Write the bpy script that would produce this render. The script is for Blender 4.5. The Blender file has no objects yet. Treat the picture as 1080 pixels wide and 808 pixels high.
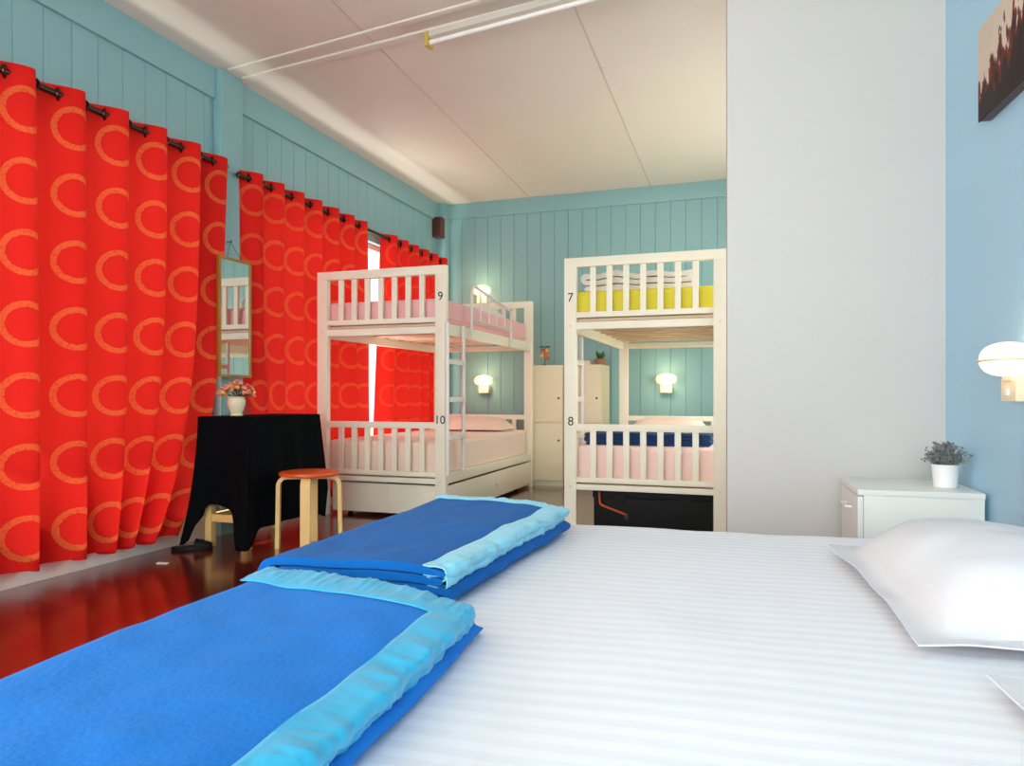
import bpy, bmesh, math, random
from mathutils import Vector, Matrix, noise
random.seed(7)
C = bpy.context.scene.collection
PI = math.pi
YAW = math.atan(.338)          # camera turned left of the room's long axis
ROT = YAW - math.atan(.2576)   # right wall, partition and beds are a little askew
CA, SA = math.cos(ROT), math.sin(ROT)
def R2W(a, b): return (CA*a - SA*b, SA*a + CA*b)

# ------------------------------------------------------------------ materials
def lin(c):
    return tuple(((v/255)/12.92 if v/255 <= .04045 else ((v/255+.055)/1.055)**2.4) for v in c)
def mat(name, rgb, rough=.5, var=.06, vscale=6, bump=0, bscale=80, metal=0, spec=.5, sheen=0, coat=0, emit=None):
    m = bpy.data.materials.new(name); m.use_nodes = True
    nt = m.node_tree; N = nt.nodes; L = nt.links
    b = N['Principled BSDF']; c = lin(rgb)
    b.inputs['Roughness'].default_value = rough
    b.inputs['Metallic'].default_value = metal
    b.inputs['Specular IOR Level'].default_value = spec
    b.inputs['Sheen Weight'].default_value = sheen
    b.inputs['Coat Weight'].default_value = coat
    tc = N.new('ShaderNodeTexCoord')
    nz = N.new('ShaderNodeTexNoise'); nz.inputs['Scale'].default_value = vscale; nz.inputs['Detail'].default_value = 4
    L.new(tc.outputs['Object'], nz.inputs['Vector'])
    mx = N.new('ShaderNodeMix'); mx.data_type = 'RGBA'
    mx.inputs['A'].default_value = (*[v*(1-var) for v in c], 1)
    mx.inputs['B'].default_value = (*[min(1, v*(1+var)) for v in c], 1)
    L.new(nz.outputs['Fac'], mx.inputs['Factor'])
    L.new(mx.outputs['Result'], b.inputs['Base Color'])
    if bump:
        n2 = N.new('ShaderNodeTexNoise'); n2.inputs['Scale'].default_value = bscale; n2.inputs['Detail'].default_value = 3
        L.new(tc.outputs['Object'], n2.inputs['Vector'])
        bp = N.new('ShaderNodeBump'); bp.inputs['Strength'].default_value = bump; bp.inputs['Distance'].default_value = .01
        L.new(n2.outputs['Fac'], bp.inputs['Height']); L.new(bp.outputs['Normal'], b.inputs['Normal'])
    if emit:
        b.inputs['Emission Color'].default_value = (*lin(emit[0]), 1); b.inputs['Emission Strength'].default_value = emit[1]
    return m

M = {}
M['paint_teal'] = mat('painted_boards', (130,172,175), .45, .03, 3, .04, 40)
M['paint_blue'] = mat('blue_plaster', (166,206,229), .55, .02, 3, .05, 60)
M['paint_white'] = mat('white_plaster', (204,200,196), .6, .015, 2, .04, 60)
M['ceiling'] = mat('ceiling_board', (222,214,203), .7, .025, 2, .04, 30)
M['trim_white'] = mat('white_trim', (228,224,216), .5, .02)
M['bunk'] = mat('cream_lacquered_wood', (243,238,216), .4, .02, 8)
M['slatwood'] = mat('bare_slat_wood', (222,200,172), .6, .1, 12)
M['metal_white'] = mat('white_enamelled_tube', (222,220,212), .35, .02)
M['pink'] = mat('pink_sheet', (244,212,203), .85, .03, 10, .1, 60, sheen=.2)
M['peach'] = mat('peach_sheet', (238,216,198), .85, .03, 10, .1, 60, sheen=.2)
M['rose'] = mat('rose_sheet', (238,184,186), .85, .03, 10, .1, 60, sheen=.2)
M['yellow'] = mat('yellow_sheet', (226,212,66), .85, .03, 10, .08, 60)
M['navy'] = mat('navy_fleece', (24,60,108), .9, .08, 20, .2, 120)
M['white_cloth'] = mat('white_cotton', (211,210,214), .85, .015, 8, .06, 90)
M['quilt'] = mat('grey_white_quilt', (226,222,216), .85, .05, 10, .15, 60)
M['satin'] = mat('turquoise_satin', (28,164,206), .45, .06, 30, .06, 60, sheen=.15)
M['satin_sheen'] = mat('sheen_paled_satin', (128,204,226), .38, .06, 30, .06, 60, sheen=.15)  # cyan satin with its sheen put into the colour as a paler tone
M['locker'] = mat('cream_steel', (232,221,190), .45, .02)
M['dark'] = mat('dark_knob', (40,34,30), .4)
M['number'] = mat('black_number', (22,22,26), .5)
M['birch'] = mat('birch_ply', (226,186,118), .45, .1, 14)
M['orange'] = mat('orange_lacquer', (214,84,28), .35, .05)
M['black_cloth'] = mat('black_teal_velvet', (5,8,11), .9, .3, 6, .1, 60, spec=.08)
M['black'] = mat('black_plastic', (8,8,9), .6, spec=.25)
M['pot_cream'] = mat('cream_ceramic', (226,216,180), .35)
M['pot_white'] = mat('white_ceramic', (238,238,238), .35)
M['leaf_grey'] = mat('grey_violet_leaf', (124,128,127), .8, .3, 60)
M['leaf_green'] = mat('green_leaf', (52,96,50), .6, .25, 40)
M['flower_a'] = mat('orange_petal', (226,116,70), .7, .15, 60)
M['flower_b'] = mat('pink_petal', (234,150,140), .7, .15, 60)
M['flower_c'] = mat('yellow_petal', (236,190,96), .7, .15, 60)
M['gilt'] = mat('ochre_gilt_frame', (156,112,44), .4, .1, 20, metal=.3)
M['mirror'] = mat('silvered_glass', (225,225,220), .02, 0, metal=1)
M['rod'] = mat('dark_bronze_rod', (58,32,24), .35, .1, metal=.5)
M['brownbox'] = mat('brown_wood_box', (88,40,26), .4, .15, 15)
M['white_plastic'] = mat('white_plastic', (236,234,226), .35)
M['ochre_cap'] = mat('yellowed_plastic', (196,168,84), .4)
M['tube'] = mat('fluorescent_glass', (240,238,232), .25)
M['bulb'] = mat('glowing_bulb', (255,245,220), .3, 0, emit=((255,236,200), 5))
M['bracket'] = mat('ivory_plastic', (236,218,184), .4)
M['grommet'] = mat('bronze_grommet', (70,46,36), .25, 0, metal=.9)
M['strap'] = mat('orange_webbing', (206,86,36), .7, .2, 60)
M['white_lam'] = mat('white_laminate', (232,233,228), .35, .01)
M['paper'] = mat('white_paper', (235,230,225), .8)
M['ground'] = mat('pale_concrete', (200,196,188), .8, .1)
M['bedbase'] = mat('dark_bed_base', (60,45,38), .6)

def floor_mat():
    m = bpy.data.materials.new('varnished_red_brown_boards'); m.use_nodes = True
    nt = m.node_tree; N = nt.nodes; L = nt.links; b = N['Principled BSDF']
    tc = N.new('ShaderNodeTexCoord'); mp = N.new('ShaderNodeMapping')
    mp.inputs['Rotation'].default_value = (0, 0, PI/2)
    L.new(tc.outputs['Object'], mp.inputs['Vector'])
    br = N.new('ShaderNodeTexBrick'); br.offset = .37
    br.inputs['Color1'].default_value = (*lin((112,26,12)), 1); br.inputs['Color2'].default_value = (*lin((92,20,10)), 1)
    br.inputs['Mortar'].default_value = (*lin((24,8,6)), 1)
    br.inputs['Scale'].default_value = 1; br.inputs['Brick Width'].default_value = 2.6; br.inputs['Row Height'].default_value = .14
    br.inputs['Mortar Size'].default_value = .0022
    L.new(mp.outputs['Vector'], br.inputs['Vector'])
    mg = N.new('ShaderNodeMapping'); mg.inputs['Scale'].default_value = (30, 1.5, 1)
    L.new(tc.outputs['Object'], mg.inputs['Vector'])
    ng = N.new('ShaderNodeTexNoise'); ng.inputs['Scale'].default_value = 2; ng.inputs['Detail'].default_value = 5
    L.new(mg.outputs['Vector'], ng.inputs['Vector'])
    mx = N.new('ShaderNodeMix'); mx.data_type = 'RGBA'; mx.blend_type = 'MULTIPLY'; mx.inputs['Factor'].default_value = .55
    L.new(br.outputs['Color'], mx.inputs['A']); L.new(ng.outputs['Color'], mx.inputs['B'])
    L.new(mx.outputs['Result'], b.inputs['Base Color'])
    mr = N.new('ShaderNodeMapRange'); mr.inputs['To Min'].default_value = .10; mr.inputs['To Max'].default_value = .24
    L.new(ng.outputs['Fac'], mr.inputs['Value']); L.new(mr.outputs['Result'], b.inputs['Roughness'])
    b.inputs['Specular IOR Level'].default_value = .6; b.inputs['Coat Weight'].default_value = .7; b.inputs['Coat Roughness'].default_value = .2
    bp = N.new('ShaderNodeBump'); bp.inputs['Strength'].default_value = .12; bp.inputs['Distance'].default_value = .004
    L.new(br.outputs['Fac'], bp.inputs['Height']); bp.invert = True
    L.new(bp.outputs['Normal'], b.inputs['Normal'])
    return m
M['floor'] = floor_mat()

def fleece_mat(name, rgb):
    m = mat(name, rgb, .9, .09, 7, .16, 120, spec=.15, sheen=.04)
    return m
M['fleece'] = fleece_mat('royal_blue_fleece', (22,114,198))
M['fleece_deep'] = fleece_mat('deep_blue_fleece', (4,92,166))

def stripe_sheet():
    m = bpy.data.materials.new('white_satin_stripe_sheet'); m.use_nodes = True
    nt = m.node_tree; N = nt.nodes; L = nt.links; b = N['Principled BSDF']
    tc = N.new('ShaderNodeTexCoord')
    wv = N.new('ShaderNodeTexWave'); wv.wave_type = 'BANDS'; wv.bands_direction = 'Y'; wv.wave_profile = 'SIN'
    wv.inputs['Scale'].default_value = 2*PI/20/.038; wv.inputs['Distortion'].default_value = .25; wv.inputs['Detail'].default_value = 1
    wv.inputs['Detail Scale'].default_value = .6
    L.new(tc.outputs['Object'], wv.inputs['Vector'])
    rp = N.new('ShaderNodeValToRGB'); rp.color_ramp.elements[0].position = .42; rp.color_ramp.elements[1].position = .58
    rp.color_ramp.elements[0].color = (*lin((228,228,233)), 1); rp.color_ramp.elements[1].color = (*lin((235,235,240)), 1)
    L.new(wv.outputs['Fac'], rp.inputs['Fac']); L.new(rp.outputs['Color'], b.inputs['Base Color'])
    mr = N.new('ShaderNodeMapRange'); mr.inputs['To Min'].default_value = .85; mr.inputs['To Max'].default_value = .5
    L.new(wv.outputs['Fac'], mr.inputs['Value']); L.new(mr.outputs['Result'], b.inputs['Roughness'])
    nz = N.new('ShaderNodeTexNoise'); nz.inputs['Scale'].default_value = 7; nz.inputs['Detail'].default_value = 3
    L.new(tc.outputs['Object'], nz.inputs['Vector'])
    ad = N.new('ShaderNodeMath'); ad.operation = 'MULTIPLY_ADD'; ad.inputs[1].default_value = 3.0
    wk = N.new('ShaderNodeMath'); wk.operation = 'MULTIPLY'; wk.inputs[1].default_value = .12; L.new(wv.outputs['Fac'], wk.inputs[0])
    L.new(nz.outputs['Fac'], ad.inputs[0]); L.new(wk.outputs[0], ad.inputs[2])
    bp = N.new('ShaderNodeBump'); bp.inputs['Strength'].default_value = .25; bp.inputs['Distance'].default_value = .004
    L.new(ad.outputs[0], bp.inputs['Height']); L.new(bp.outputs['Normal'], b.inputs['Normal'])
    return m
M['sheet'] = stripe_sheet()

def curtain_mat(name, cu, cv, v0, seed, gold):
    # red voile with printed gold rings in fabric coordinates (UV in metres), lit through from the window
    m = bpy.data.materials.new(name); m.use_nodes = True
    nt = m.node_tree; N = nt.nodes; L = nt.links
    for n in list(N): N.remove(n)
    out = N.new('ShaderNodeOutputMaterial')
    uv = N.new('ShaderNodeUVMap'); sp = N.new('ShaderNodeSeparateXYZ'); L.new(uv.outputs['UV'], sp.inputs[0])
    def math_(op, a, b=None, c=None):
        n = N.new('ShaderNodeMath'); n.operation = op
        for i, v in enumerate((a, b, c)):
            if v is None: continue
            if isinstance(v, (int, float)): n.inputs[i].default_value = v
            else: L.new(v, n.inputs[i])
        return n.outputs[0]
    du = math_('SUBTRACT', math_('FRACT', math_('DIVIDE', sp.outputs['X'], cu)), .5)
    dv = math_('SUBTRACT', math_('FRACT', math_('DIVIDE', math_('SUBTRACT', sp.outputs['Y'], v0), cv)), .5)
    du = math_('MULTIPLY', du, cu); dv = math_('MULTIPLY', dv, cv)
    r = math_('SQRT', math_('ADD', math_('MULTIPLY', du, du), math_('MULTIPLY', dv, dv)))
    nz = N.new('ShaderNodeTexNoise'); nz.inputs['Scale'].default_value = 70; nz.inputs['Detail'].default_value = 3
    L.new(uv.outputs['UV'], nz.inputs['Vector'])
    rr = math_('ADD', r, math_('MULTIPLY', math_('SUBTRACT', nz.outputs['Fac'], .5), .012))
    ring = math_('MULTIPLY', math_('GREATER_THAN', rr, .079), math_('LESS_THAN', rr, .106))
    sk = math_('GREATER_THAN', nz.outputs['Fac'], .43)
    ring = math_('MULTIPLY', ring, math_('MULTIPLY_ADD', sk, .45*gold, .55*gold))
    mx = N.new('ShaderNodeMix'); mx.data_type = 'RGBA'
    mx.inputs['A'].default_value = (*lin((208,17,11)), 1); mx.inputs['B'].default_value = (*lin((214,92,44)), 1)
    L.new(ring, mx.inputs['Factor'])
    df = N.new('ShaderNodeBsdfPrincipled'); df.inputs['Roughness'].default_value = .75; df.inputs['Specular IOR Level'].default_value = .2
    tr = N.new('ShaderNodeBsdfTranslucent')
    wn = N.new('ShaderNodeTexNoise'); wn.inputs['Scale'].default_value = 300
    L.new(uv.outputs['UV'], wn.inputs['Vector'])
    bp = N.new('ShaderNodeBump'); bp.inputs['Strength'].default_value = .15; bp.inputs['Distance'].default_value = .002
    L.new(wn.outputs['Fac'], bp.inputs['Height']); L.new(bp.outputs['Normal'], df.inputs['Normal'])
    L.new(mx.outputs['Result'], df.inputs['Base Color']); m2 = N.new('ShaderNodeMix'); m2.data_type = 'RGBA'; m2.inputs['Factor'].default_value = .4; m2.inputs['B'].default_value = (*lin((255,84,66)), 1)
    L.new(mx.outputs['Result'], m2.inputs['A']); L.new(m2.outputs['Result'], tr.inputs['Color'])
    ms = N.new('ShaderNodeMixShader'); ms.inputs[0].default_value = .13
    L.new(df.outputs[0], ms.inputs[1]); L.new(tr.outputs[0], ms.inputs[2]); L.new(ms.outputs[0], out.inputs['Surface'])
    return m

def glass_mat():
    m = bpy.data.materials.new('window_glass'); m.use_nodes = True
    nt = m.node_tree; N = nt.nodes; L = nt.links
    for n in list(N): N.remove(n)
    out = N.new('ShaderNodeOutputMaterial'); t = N.new('ShaderNodeBsdfTransparent'); g = N.new('ShaderNodeBsdfGlossy')
    g.inputs['Roughness'].default_value = .02; t.inputs['Color'].default_value = (.96,.98,.97,1)
    ms = N.new('ShaderNodeMixShader'); ms.inputs[0].default_value = .05
    L.new(t.outputs[0], ms.inputs[1]); L.new(g.outputs[0], ms.inputs[2]); L.new(ms.outputs[0], out.inputs['Surface'])
    return m
M['glass'] = glass_mat()

def shade_mat():
    m = bpy.data.materials.new('cream_tinted_lamp_glass'); m.use_nodes = True
    nt = m.node_tree; N = nt.nodes; L = nt.links
    for n in list(N): N.remove(n)
    out = N.new('ShaderNodeOutputMaterial'); t = N.new('ShaderNodeBsdfTransparent'); t.inputs['Color'].default_value = (1,.95,.84,1)
    d = N.new('ShaderNodeBsdfTranslucent'); d.inputs['Color'].default_value = (1,.93,.78,1)
    g = N.new('ShaderNodeBsdfGlossy'); g.inputs['Roughness'].default_value = .08
    a = N.new('ShaderNodeMixShader'); a.inputs[0].default_value = .5; b = N.new('ShaderNodeMixShader'); b.inputs[0].default_value = .08
    L.new(t.outputs[0], a.inputs[1]); L.new(d.outputs[0], a.inputs[2]); L.new(a.outputs[0], b.inputs[1]); L.new(g.outputs[0], b.inputs[2]); L.new(b.outputs[0], out.inputs['Surface'])
    return m
M['shade'] = shade_mat()

def art_mat():
    m = bpy.data.materials.new('abstract_painted_canvas'); m.use_nodes = True
    nt = m.node_tree; N = nt.nodes; L = nt.links; b = N['Principled BSDF']
    tc = N.new('ShaderNodeTexCoord'); sp = N.new('ShaderNodeSeparateXYZ'); L.new(tc.outputs['Generated'], sp.inputs[0])
    mp = N.new('ShaderNodeMapping'); mp.inputs['Scale'].default_value = (1, 13, 3.4); L.new(tc.outputs['Generated'], mp.inputs['Vector'])
    n1 = N.new('ShaderNodeTexNoise'); n1.inputs['Scale'].default_value = 1.0; n1.inputs['Detail'].default_value = 6; L.new(mp.outputs['Vector'], n1.inputs['Vector'])
    ad = N.new('ShaderNodeMath'); ad.operation = 'MULTIPLY_ADD'; ad.inputs[1].default_value = -1.5; 
    L.new(n1.outputs['Fac'], ad.inputs[0]); 
    a2 = N.new('ShaderNodeMath'); a2.operation = 'ADD'; a2.inputs[1].default_value = .50; k2 = N.new('ShaderNodeMath'); k2.operation = 'MULTIPLY_ADD'; k2.inputs[1].default_value = .5; L.new(sp.outputs['Y'], k2.inputs[0]); L.new(sp.outputs['Z'], k2.inputs[2]); L.new(k2.outputs[0], a2.inputs[0]); L.new(a2.outputs[0], ad.inputs[2])
    rp = N.new('ShaderNodeValToRGB'); e = rp.color_ramp.elements
    e[0].position = 0; e[0].color = (*lin((40,24,20)), 1); e[1].position = 1; e[1].color = (*lin((205,192,172)), 1)
    for p, c in ((.36,(38,22,18)),(.46,(104,38,20)),(.5,(22,20,20)),(.545,(160,40,34)),(.58,(30,28,26)),(.62,(210,196,178))):
        k = e.new(p); k.color = (*lin(c), 1)
    L.new(ad.outputs[0], rp.inputs['Fac']); L.new(rp.outputs['Color'], b.inputs['Base Color'])
    b.inputs['Roughness'].default_value = .75
    return m
M['art'] = art_mat()

# ------------------------------------------------------------------ helpers
def tag(o, label, cat, group=None, kind=None):
    o['label'] = label; o['category'] = cat
    if group: o['group'] = group
    if kind: o['kind'] = kind
    return o
def thing(name, label, cat, loc=(0,0,0), rz=0, group=None):
    o = bpy.data.objects.new(name, None); C.objects.link(o); o.empty_display_size = .05
    o.location = loc; o.rotation_euler = (0,0,rz)
    return tag(o, label, cat, group)
def mesh_obj(name, me, m, parent=None, smooth=35):
    if smooth:
        for p in me.polygons: p.use_smooth = True
        me.set_sharp_from_angle(angle=math.radians(smooth))
    ms = m if isinstance(m, (list, tuple)) else [m]
    for x in ms: me.materials.append(x)
    o = bpy.data.objects.new(name, me); C.objects.link(o)
    if parent: o.parent = parent
    return o
def obj(name, bm, m, parent=None, smooth=35, recalc=True):
    if recalc: bmesh.ops.recalc_face_normals(bm, faces=bm.faces)
    me = bpy.data.meshes.new(name); bm.to_mesh(me); bm.free()
    return mesh_obj(name, me, m, parent, smooth)
def struct(o): o['kind'] = 'structure'; return o
def box(bm, lo, hi, bev=0, mi=0, rz=0, piv=None):
    x0,y0,z0 = lo; x1,y1,z1 = hi
    vs = [bm.verts.new(p) for p in ((x0,y0,z0),(x1,y0,z0),(x1,y1,z0),(x0,y1,z0),(x0,y0,z1),(x1,y0,z1),(x1,y1,z1),(x0,y1,z1))]
    fs = [bm.faces.new([vs[i] for i in f]) for f in ((3,2,1,0),(4,5,6,7),(0,1,5,4),(1,2,6,5),(2,3,7,6),(3,0,4,7))]
    for f in fs: f.material_index = mi
    if rz: bmesh.ops.rotate(bm, verts=vs, cent=piv or ((x0+x1)/2,(y0+y1)/2,0), matrix=Matrix.Rotation(rz,3,'Z'))
    if bev: bmesh.ops.bevel(bm, geom=list({e for f in fs for e in f.edges}), offset=bev, segments=2, profile=.7, affect='EDGES', clamp_overlap=True)
    return bm
def B(lo, hi, bev=0): return box(bmesh.new(), lo, hi, bev)
def frame_of(d):
    d = d.normalized(); u = Vector((0,0,1)) if abs(d.z) < .9 else Vector((1,0,0))
    a = d.cross(u).normalized(); return a, a.cross(d).normalized()
def tube(bm, pts, r, n=10, caps=True, closed=False):
    pts = [Vector(p) for p in pts]; rs = r if isinstance(r, (list,tuple)) else [r]*len(pts); rings = []
    ref = None
    for i, p in enumerate(pts):
        if closed: d = pts[(i+1)%len(pts)] - pts[i-1]
        else: d = (pts[min(i+1,len(pts)-1)] - pts[max(i-1,0)])
        d.normalize()
        if ref is None: a, b = frame_of(d)
        else:
            a = (ref - d*ref.dot(d)).normalized(); b = a.cross(d)
        ref = a
        rings.append([bm.verts.new(p + (a*math.cos(2*PI*k/n) + b*math.sin(2*PI*k/n))*rs[i]) for k in range(n)])
    m = len(rings)
    for i in range(m if closed else m-1):
        A, D = rings[i], rings[(i+1)%m]
        for k in range(n): bm.faces.new((A[k], A[(k+1)%n], D[(k+1)%n], D[k]))
    if caps and not closed: bm.faces.new(rings[0][::-1]); bm.faces.new(rings[-1])
    return bm
def lathe(bm, prof, n=28, c=(0,0,0)):
    rings = [[bm.verts.new((c[0]+r*math.cos(2*PI*k/n), c[1]+r*math.sin(2*PI*k/n), c[2]+z)) for k in range(n)] for r, z in prof]
    for A, D in zip(rings, rings[1:]):
        for k in range(n): bm.faces.new((A[k], A[(k+1)%n], D[(k+1)%n], D[k]))
    bm.faces.new(rings[0][::-1]); bm.faces.new(rings[-1]); return bm
def ellipsoid(bm, c, r, nu=20, nv=12, e=1):
    top = bm.verts.new((c[0],c[1],c[2]+r[2])); bot = bm.verts.new((c[0],c[1],c[2]-r[2])); rings = []
    sg = lambda v: math.copysign(abs(v)**e, v)
    for j in range(1, nv):
        t = PI*j/nv
        rings.append([bm.verts.new((c[0]+r[0]*sg(math.sin(t))*sg(math.cos(2*PI*k/nu)), c[1]+r[1]*sg(math.sin(t))*sg(math.sin(2*PI*k/nu)), c[2]+r[2]*sg(math.cos(t)))) for k in range(nu)])
    for k in range(nu):
        bm.faces.new((top, rings[0][k], rings[0][(k+1)%nu])); bm.faces.new((bot, rings[-1][(k+1)%nu], rings[-1][k]))
    for A, D in zip(rings, rings[1:]):
        for k in range(nu): bm.faces.new((A[k], D[k], D[(k+1)%nu], A[(k+1)%nu]))
    return bm
def grid(bm, nu, nv, fn, uv=None):
    vs = [[bm.verts.new(fn(i/nu, j/nv)) for j in range(nv+1)] for i in range(nu+1)]
    for i in range(nu):
        for j in range(nv): bm.faces.new((vs[i][j], vs[i+1][j], vs[i+1][j+1], vs[i][j+1]))
    return vs
def nz(x, y=0, z=0): return noise.noise(Vector((x, y, z)))
def ss(t): t = max(0, min(1, t)); return t*t*(3-2*t)
def outline(path, t):
    P = [Vector((p[0], p[1])) for p in path]; Lf, Rt = [], []
    for i, p in enumerate(P):
        d = (P[min(i+1,len(P)-1)] - P[max(i-1,0)]).normalized(); n = Vector((-d.y, d.x))
        Lf.append(p + n*t/2); Rt.append(p - n*t/2)
    d0 = (P[0]-P[1]).normalized(); d1 = (P[-1]-P[-2]).normalized()
    return [P[0]+d0*t*.45] + Lf + [P[-1]+d1*t*.45] + Rt[::-1]
def arc(cx, cz, r, a0, a1, n):
    return [(cx + r*math.cos(a0+(a1-a0)*k/n), cz + r*math.sin(a0+(a1-a0)*k/n)) for k in range(n+1)]
def seg(p, q, n): return [(p[0]+(q[0]-p[0])*k/n, p[1]+(q[1]-p[1])*k/n) for k in range(n)]
def extrude_profile(bm, prof, nb, place):
    rings = [[bm.verts.new(place(q[0], j/nb, q[1])) for q in prof] for j in range(nb+1)]
    n = len(prof)
    for A, D in zip(rings, rings[1:]):
        for k in range(n): bm.faces.new((A[k], A[(k+1)%n], D[(k+1)%n], D[k]))
    bm.faces.new(rings[0][::-1]); bm.faces.new(rings[-1]); return bm
def number(txt, x, y, z, size, parent, loc_off=(0,0,0)):
    cu = bpy.data.curves.new('number', 'FONT'); cu.body = txt; cu.size = size; cu.align_x = 'CENTER'; cu.align_y = 'CENTER'; cu.extrude = .0008
    t = bpy.data.objects.new('number_source', cu); C.objects.link(t)
    dg = bpy.context.evaluated_depsgraph_get(); dg.update()
    me = bpy.data.meshes.new_from_object(t.evaluated_get(dg)); bpy.data.objects.remove(t)
    me.transform(Matrix.Translation((x,y,z)) @ Matrix.Rotation(PI/2, 4, 'X'))
    o = mesh_obj('number', me, M['number'], parent, 0); o['label'] = 'black number ' + txt
    return o

# ------------------------------------------------------------------ the room
H = 3.0; XL = -3.3; YB = 7.29; YR = -2.6; AW = 1.027; WT = .14
def boards_y(bm, x, y0, y1, z0, z1, w, ph, d=.006, g=.004):
    "board skin on the left wall, facing +x, V grooves between boards"
    ys = [(y0, x)]
    k = math.ceil((y0-ph)/w); y = ph + k*w
    while y < y1 - .01:
        if y > y0 + .01: ys += [(y-g, x), (y, x-d), (y+g, x)]
        y += w
    ys.append((y1, x))
    lo = [bm.verts.new((xx, yy, z0)) for yy, xx in ys]; hi = [bm.verts.new((xx, yy, z1)) for yy, xx in ys]
    for i in range(len(ys)-1): bm.faces.new((lo[i], lo[i+1], hi[i+1], hi[i]))
# left wall with two wide window openings and an unseen one added for light
W0 = (-2.2, .45); W1 = (.9, 3.6); W2 = (4.12, 7.06); ZS, ZH = .32, 2.3
bm = bmesh.new()
XB = XL - .008
for lo, hi in (((XB-WT, YR-WT, 0), (XB, YB+WT, ZS)), ((XB-WT, YR-WT, ZH), (XB, YB+WT, H)), ((XB-WT, YR-WT, ZS), (XB, W0[0], ZH)), ((XB-WT, W0[1], ZS), (XB, W1[0], ZH)),
               ((XB-WT, W1[1], ZS), (XB, W2[0], ZH)), ((XB-WT, W2[1], ZS), (XB, YB+WT, ZH))): box(bm, lo, hi)
boards_y(bm, XL, YR, YB, ZH, H, .155, 2.596); boards_y(bm, XL, YR, YB, 0, ZS, .155, 2.596)
boards_y(bm, XL, YR, W0[0], ZS, ZH, .155, 2.596); boards_y(bm, XL, W0[1], W1[0], ZS, ZH, .155, 2.596); boards_y(bm, XL, W1[1], W2[0], ZS, ZH, .155, 2.596); boards_y(bm, XL, W2[1], YB, ZS, ZH, .155, 2.596)
struct(obj('wall_left', bm, M['paint_teal'], smooth=0, recalc=False))
# back wall
bm = bmesh.new(); box(bm, (XL-WT, YB+.008, 0), (.9, YB+.008+WT, H))
xs = [(XL, YB)]; x = -3.19
while x < .9: xs += [(x-.004, YB), (x, YB+.006), (x+.004, YB)]; x += .1497
xs.append((.9, YB)); lo = [bm.verts.new((a, b, 0)) for a, b in xs]; hi = [bm.verts.new((a, b, H)) for a, b in xs]
for i in range(len(xs)-1): bm.faces.new((lo[i], lo[i+1], hi[i+1], hi[i]))
struct(obj('wall_back', bm, M['paint_teal'], smooth=0, recalc=False))
# right wall, rear wall, partition
bm = bmesh.new(); V0, V1 = 4.1, 6.7
for lo, hi in (((AW, -3.2, 0), (AW+WT, V0, H)), ((AW, V1, 0), (AW+WT, 7.8, H)), ((AW, V0, 0), (AW+WT, V1, .8)), ((AW, V0, 2.5), (AW+WT, V1, H))): box(bm, lo, hi)
o = struct(obj('wall_right', bm, M['paint_blue'], smooth=0)); o.rotation_euler.z = ROT
o = struct(obj('wall_partition', B((.134, 3.418, 0), (AW, 3.53, H), .004), M['paint_white'])); o.rotation_euler.z = ROT
bm = bmesh.new(); RX0, RX1, RZ0, RZ1 = -2.9, 1.0, .5, 2.7
for lo, hi in (((XL-WT, YR-WT, 0), (1.6, YR, RZ0)), ((XL-WT, YR-WT, RZ1), (1.6, YR, H)), ((XL-WT, YR-WT, RZ0), (RX0, YR, RZ1)), ((RX1, YR-WT, RZ0), (1.6, YR, RZ1))): box(bm, lo, hi)
struct(obj('wall_rear', bm, M['paint_white'], smooth=0))
struct(obj('floor', B((XL-WT, YR-WT, -.1), (1.7, YB+WT, 0)), M['floor'], smooth=0))
struct(obj('ceiling', B((XL-WT, YR-WT, H), (1.7, YB+WT, H+.1)), M['ceiling'], smooth=0))
def window(name, ax, c0, c1, z0, z1, pos, n):
    bm = bmesh.new(); fw = .05
    def bx(u0, u1, w0, w1, th=.05):
        if ax == 'y': box(bm, (pos-th/2, u0, w0), (pos+th/2, u1, w1), .004)
        else: box(bm, (u0, pos-th/2, w0), (u1, pos+th/2, w1), .004)
    bx(c0, c1, z0, z0+fw); bx(c0, c1, z1-fw, z1); bx(c0, c0+fw, z0, z1); bx(c1-fw, c1, z0, z1)
    for k in range(1, n):
        u = c0 + (c1-c0)*k/n; bx(u-.03, u+.03, z0, z1)
    o = struct(obj(name, bm, M['trim_white']))
    if ax == 'y': g = B((pos-.003, c0+.01, z0+.01), (pos+.003, c1-.01, z1-.01))
    else: g = B((c0+.01, pos-.003, z0+.01), (c1-.01, pos+.003, z1-.01))
    obj('pane', g, M['glass'], o, 0)
window('window_1', 'y', W1[0], W1[1], ZS, ZH, XL-.09, 3)
window('window_2', 'y', W2[0], W2[1], ZS, ZH, XL-.09, 3)
window('added_window_4', 'y', W0[0], W0[1], ZS, ZH, XL-.09, 3)  # unseen, added to let light onto the beds and right wall
window('assumed_window_3', 'x', RX0, RX1, RZ0, RZ1, YR-.08, 4)  # unseen, assumed for the light from behind the camera
window('added_window_5', 'y', V0, V1, .8, 2.5, AW+.09, 3); bpy.data.objects['added_window_5'].rotation_euler.z = ROT  # unseen, added to brighten the deep end of the room
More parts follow.
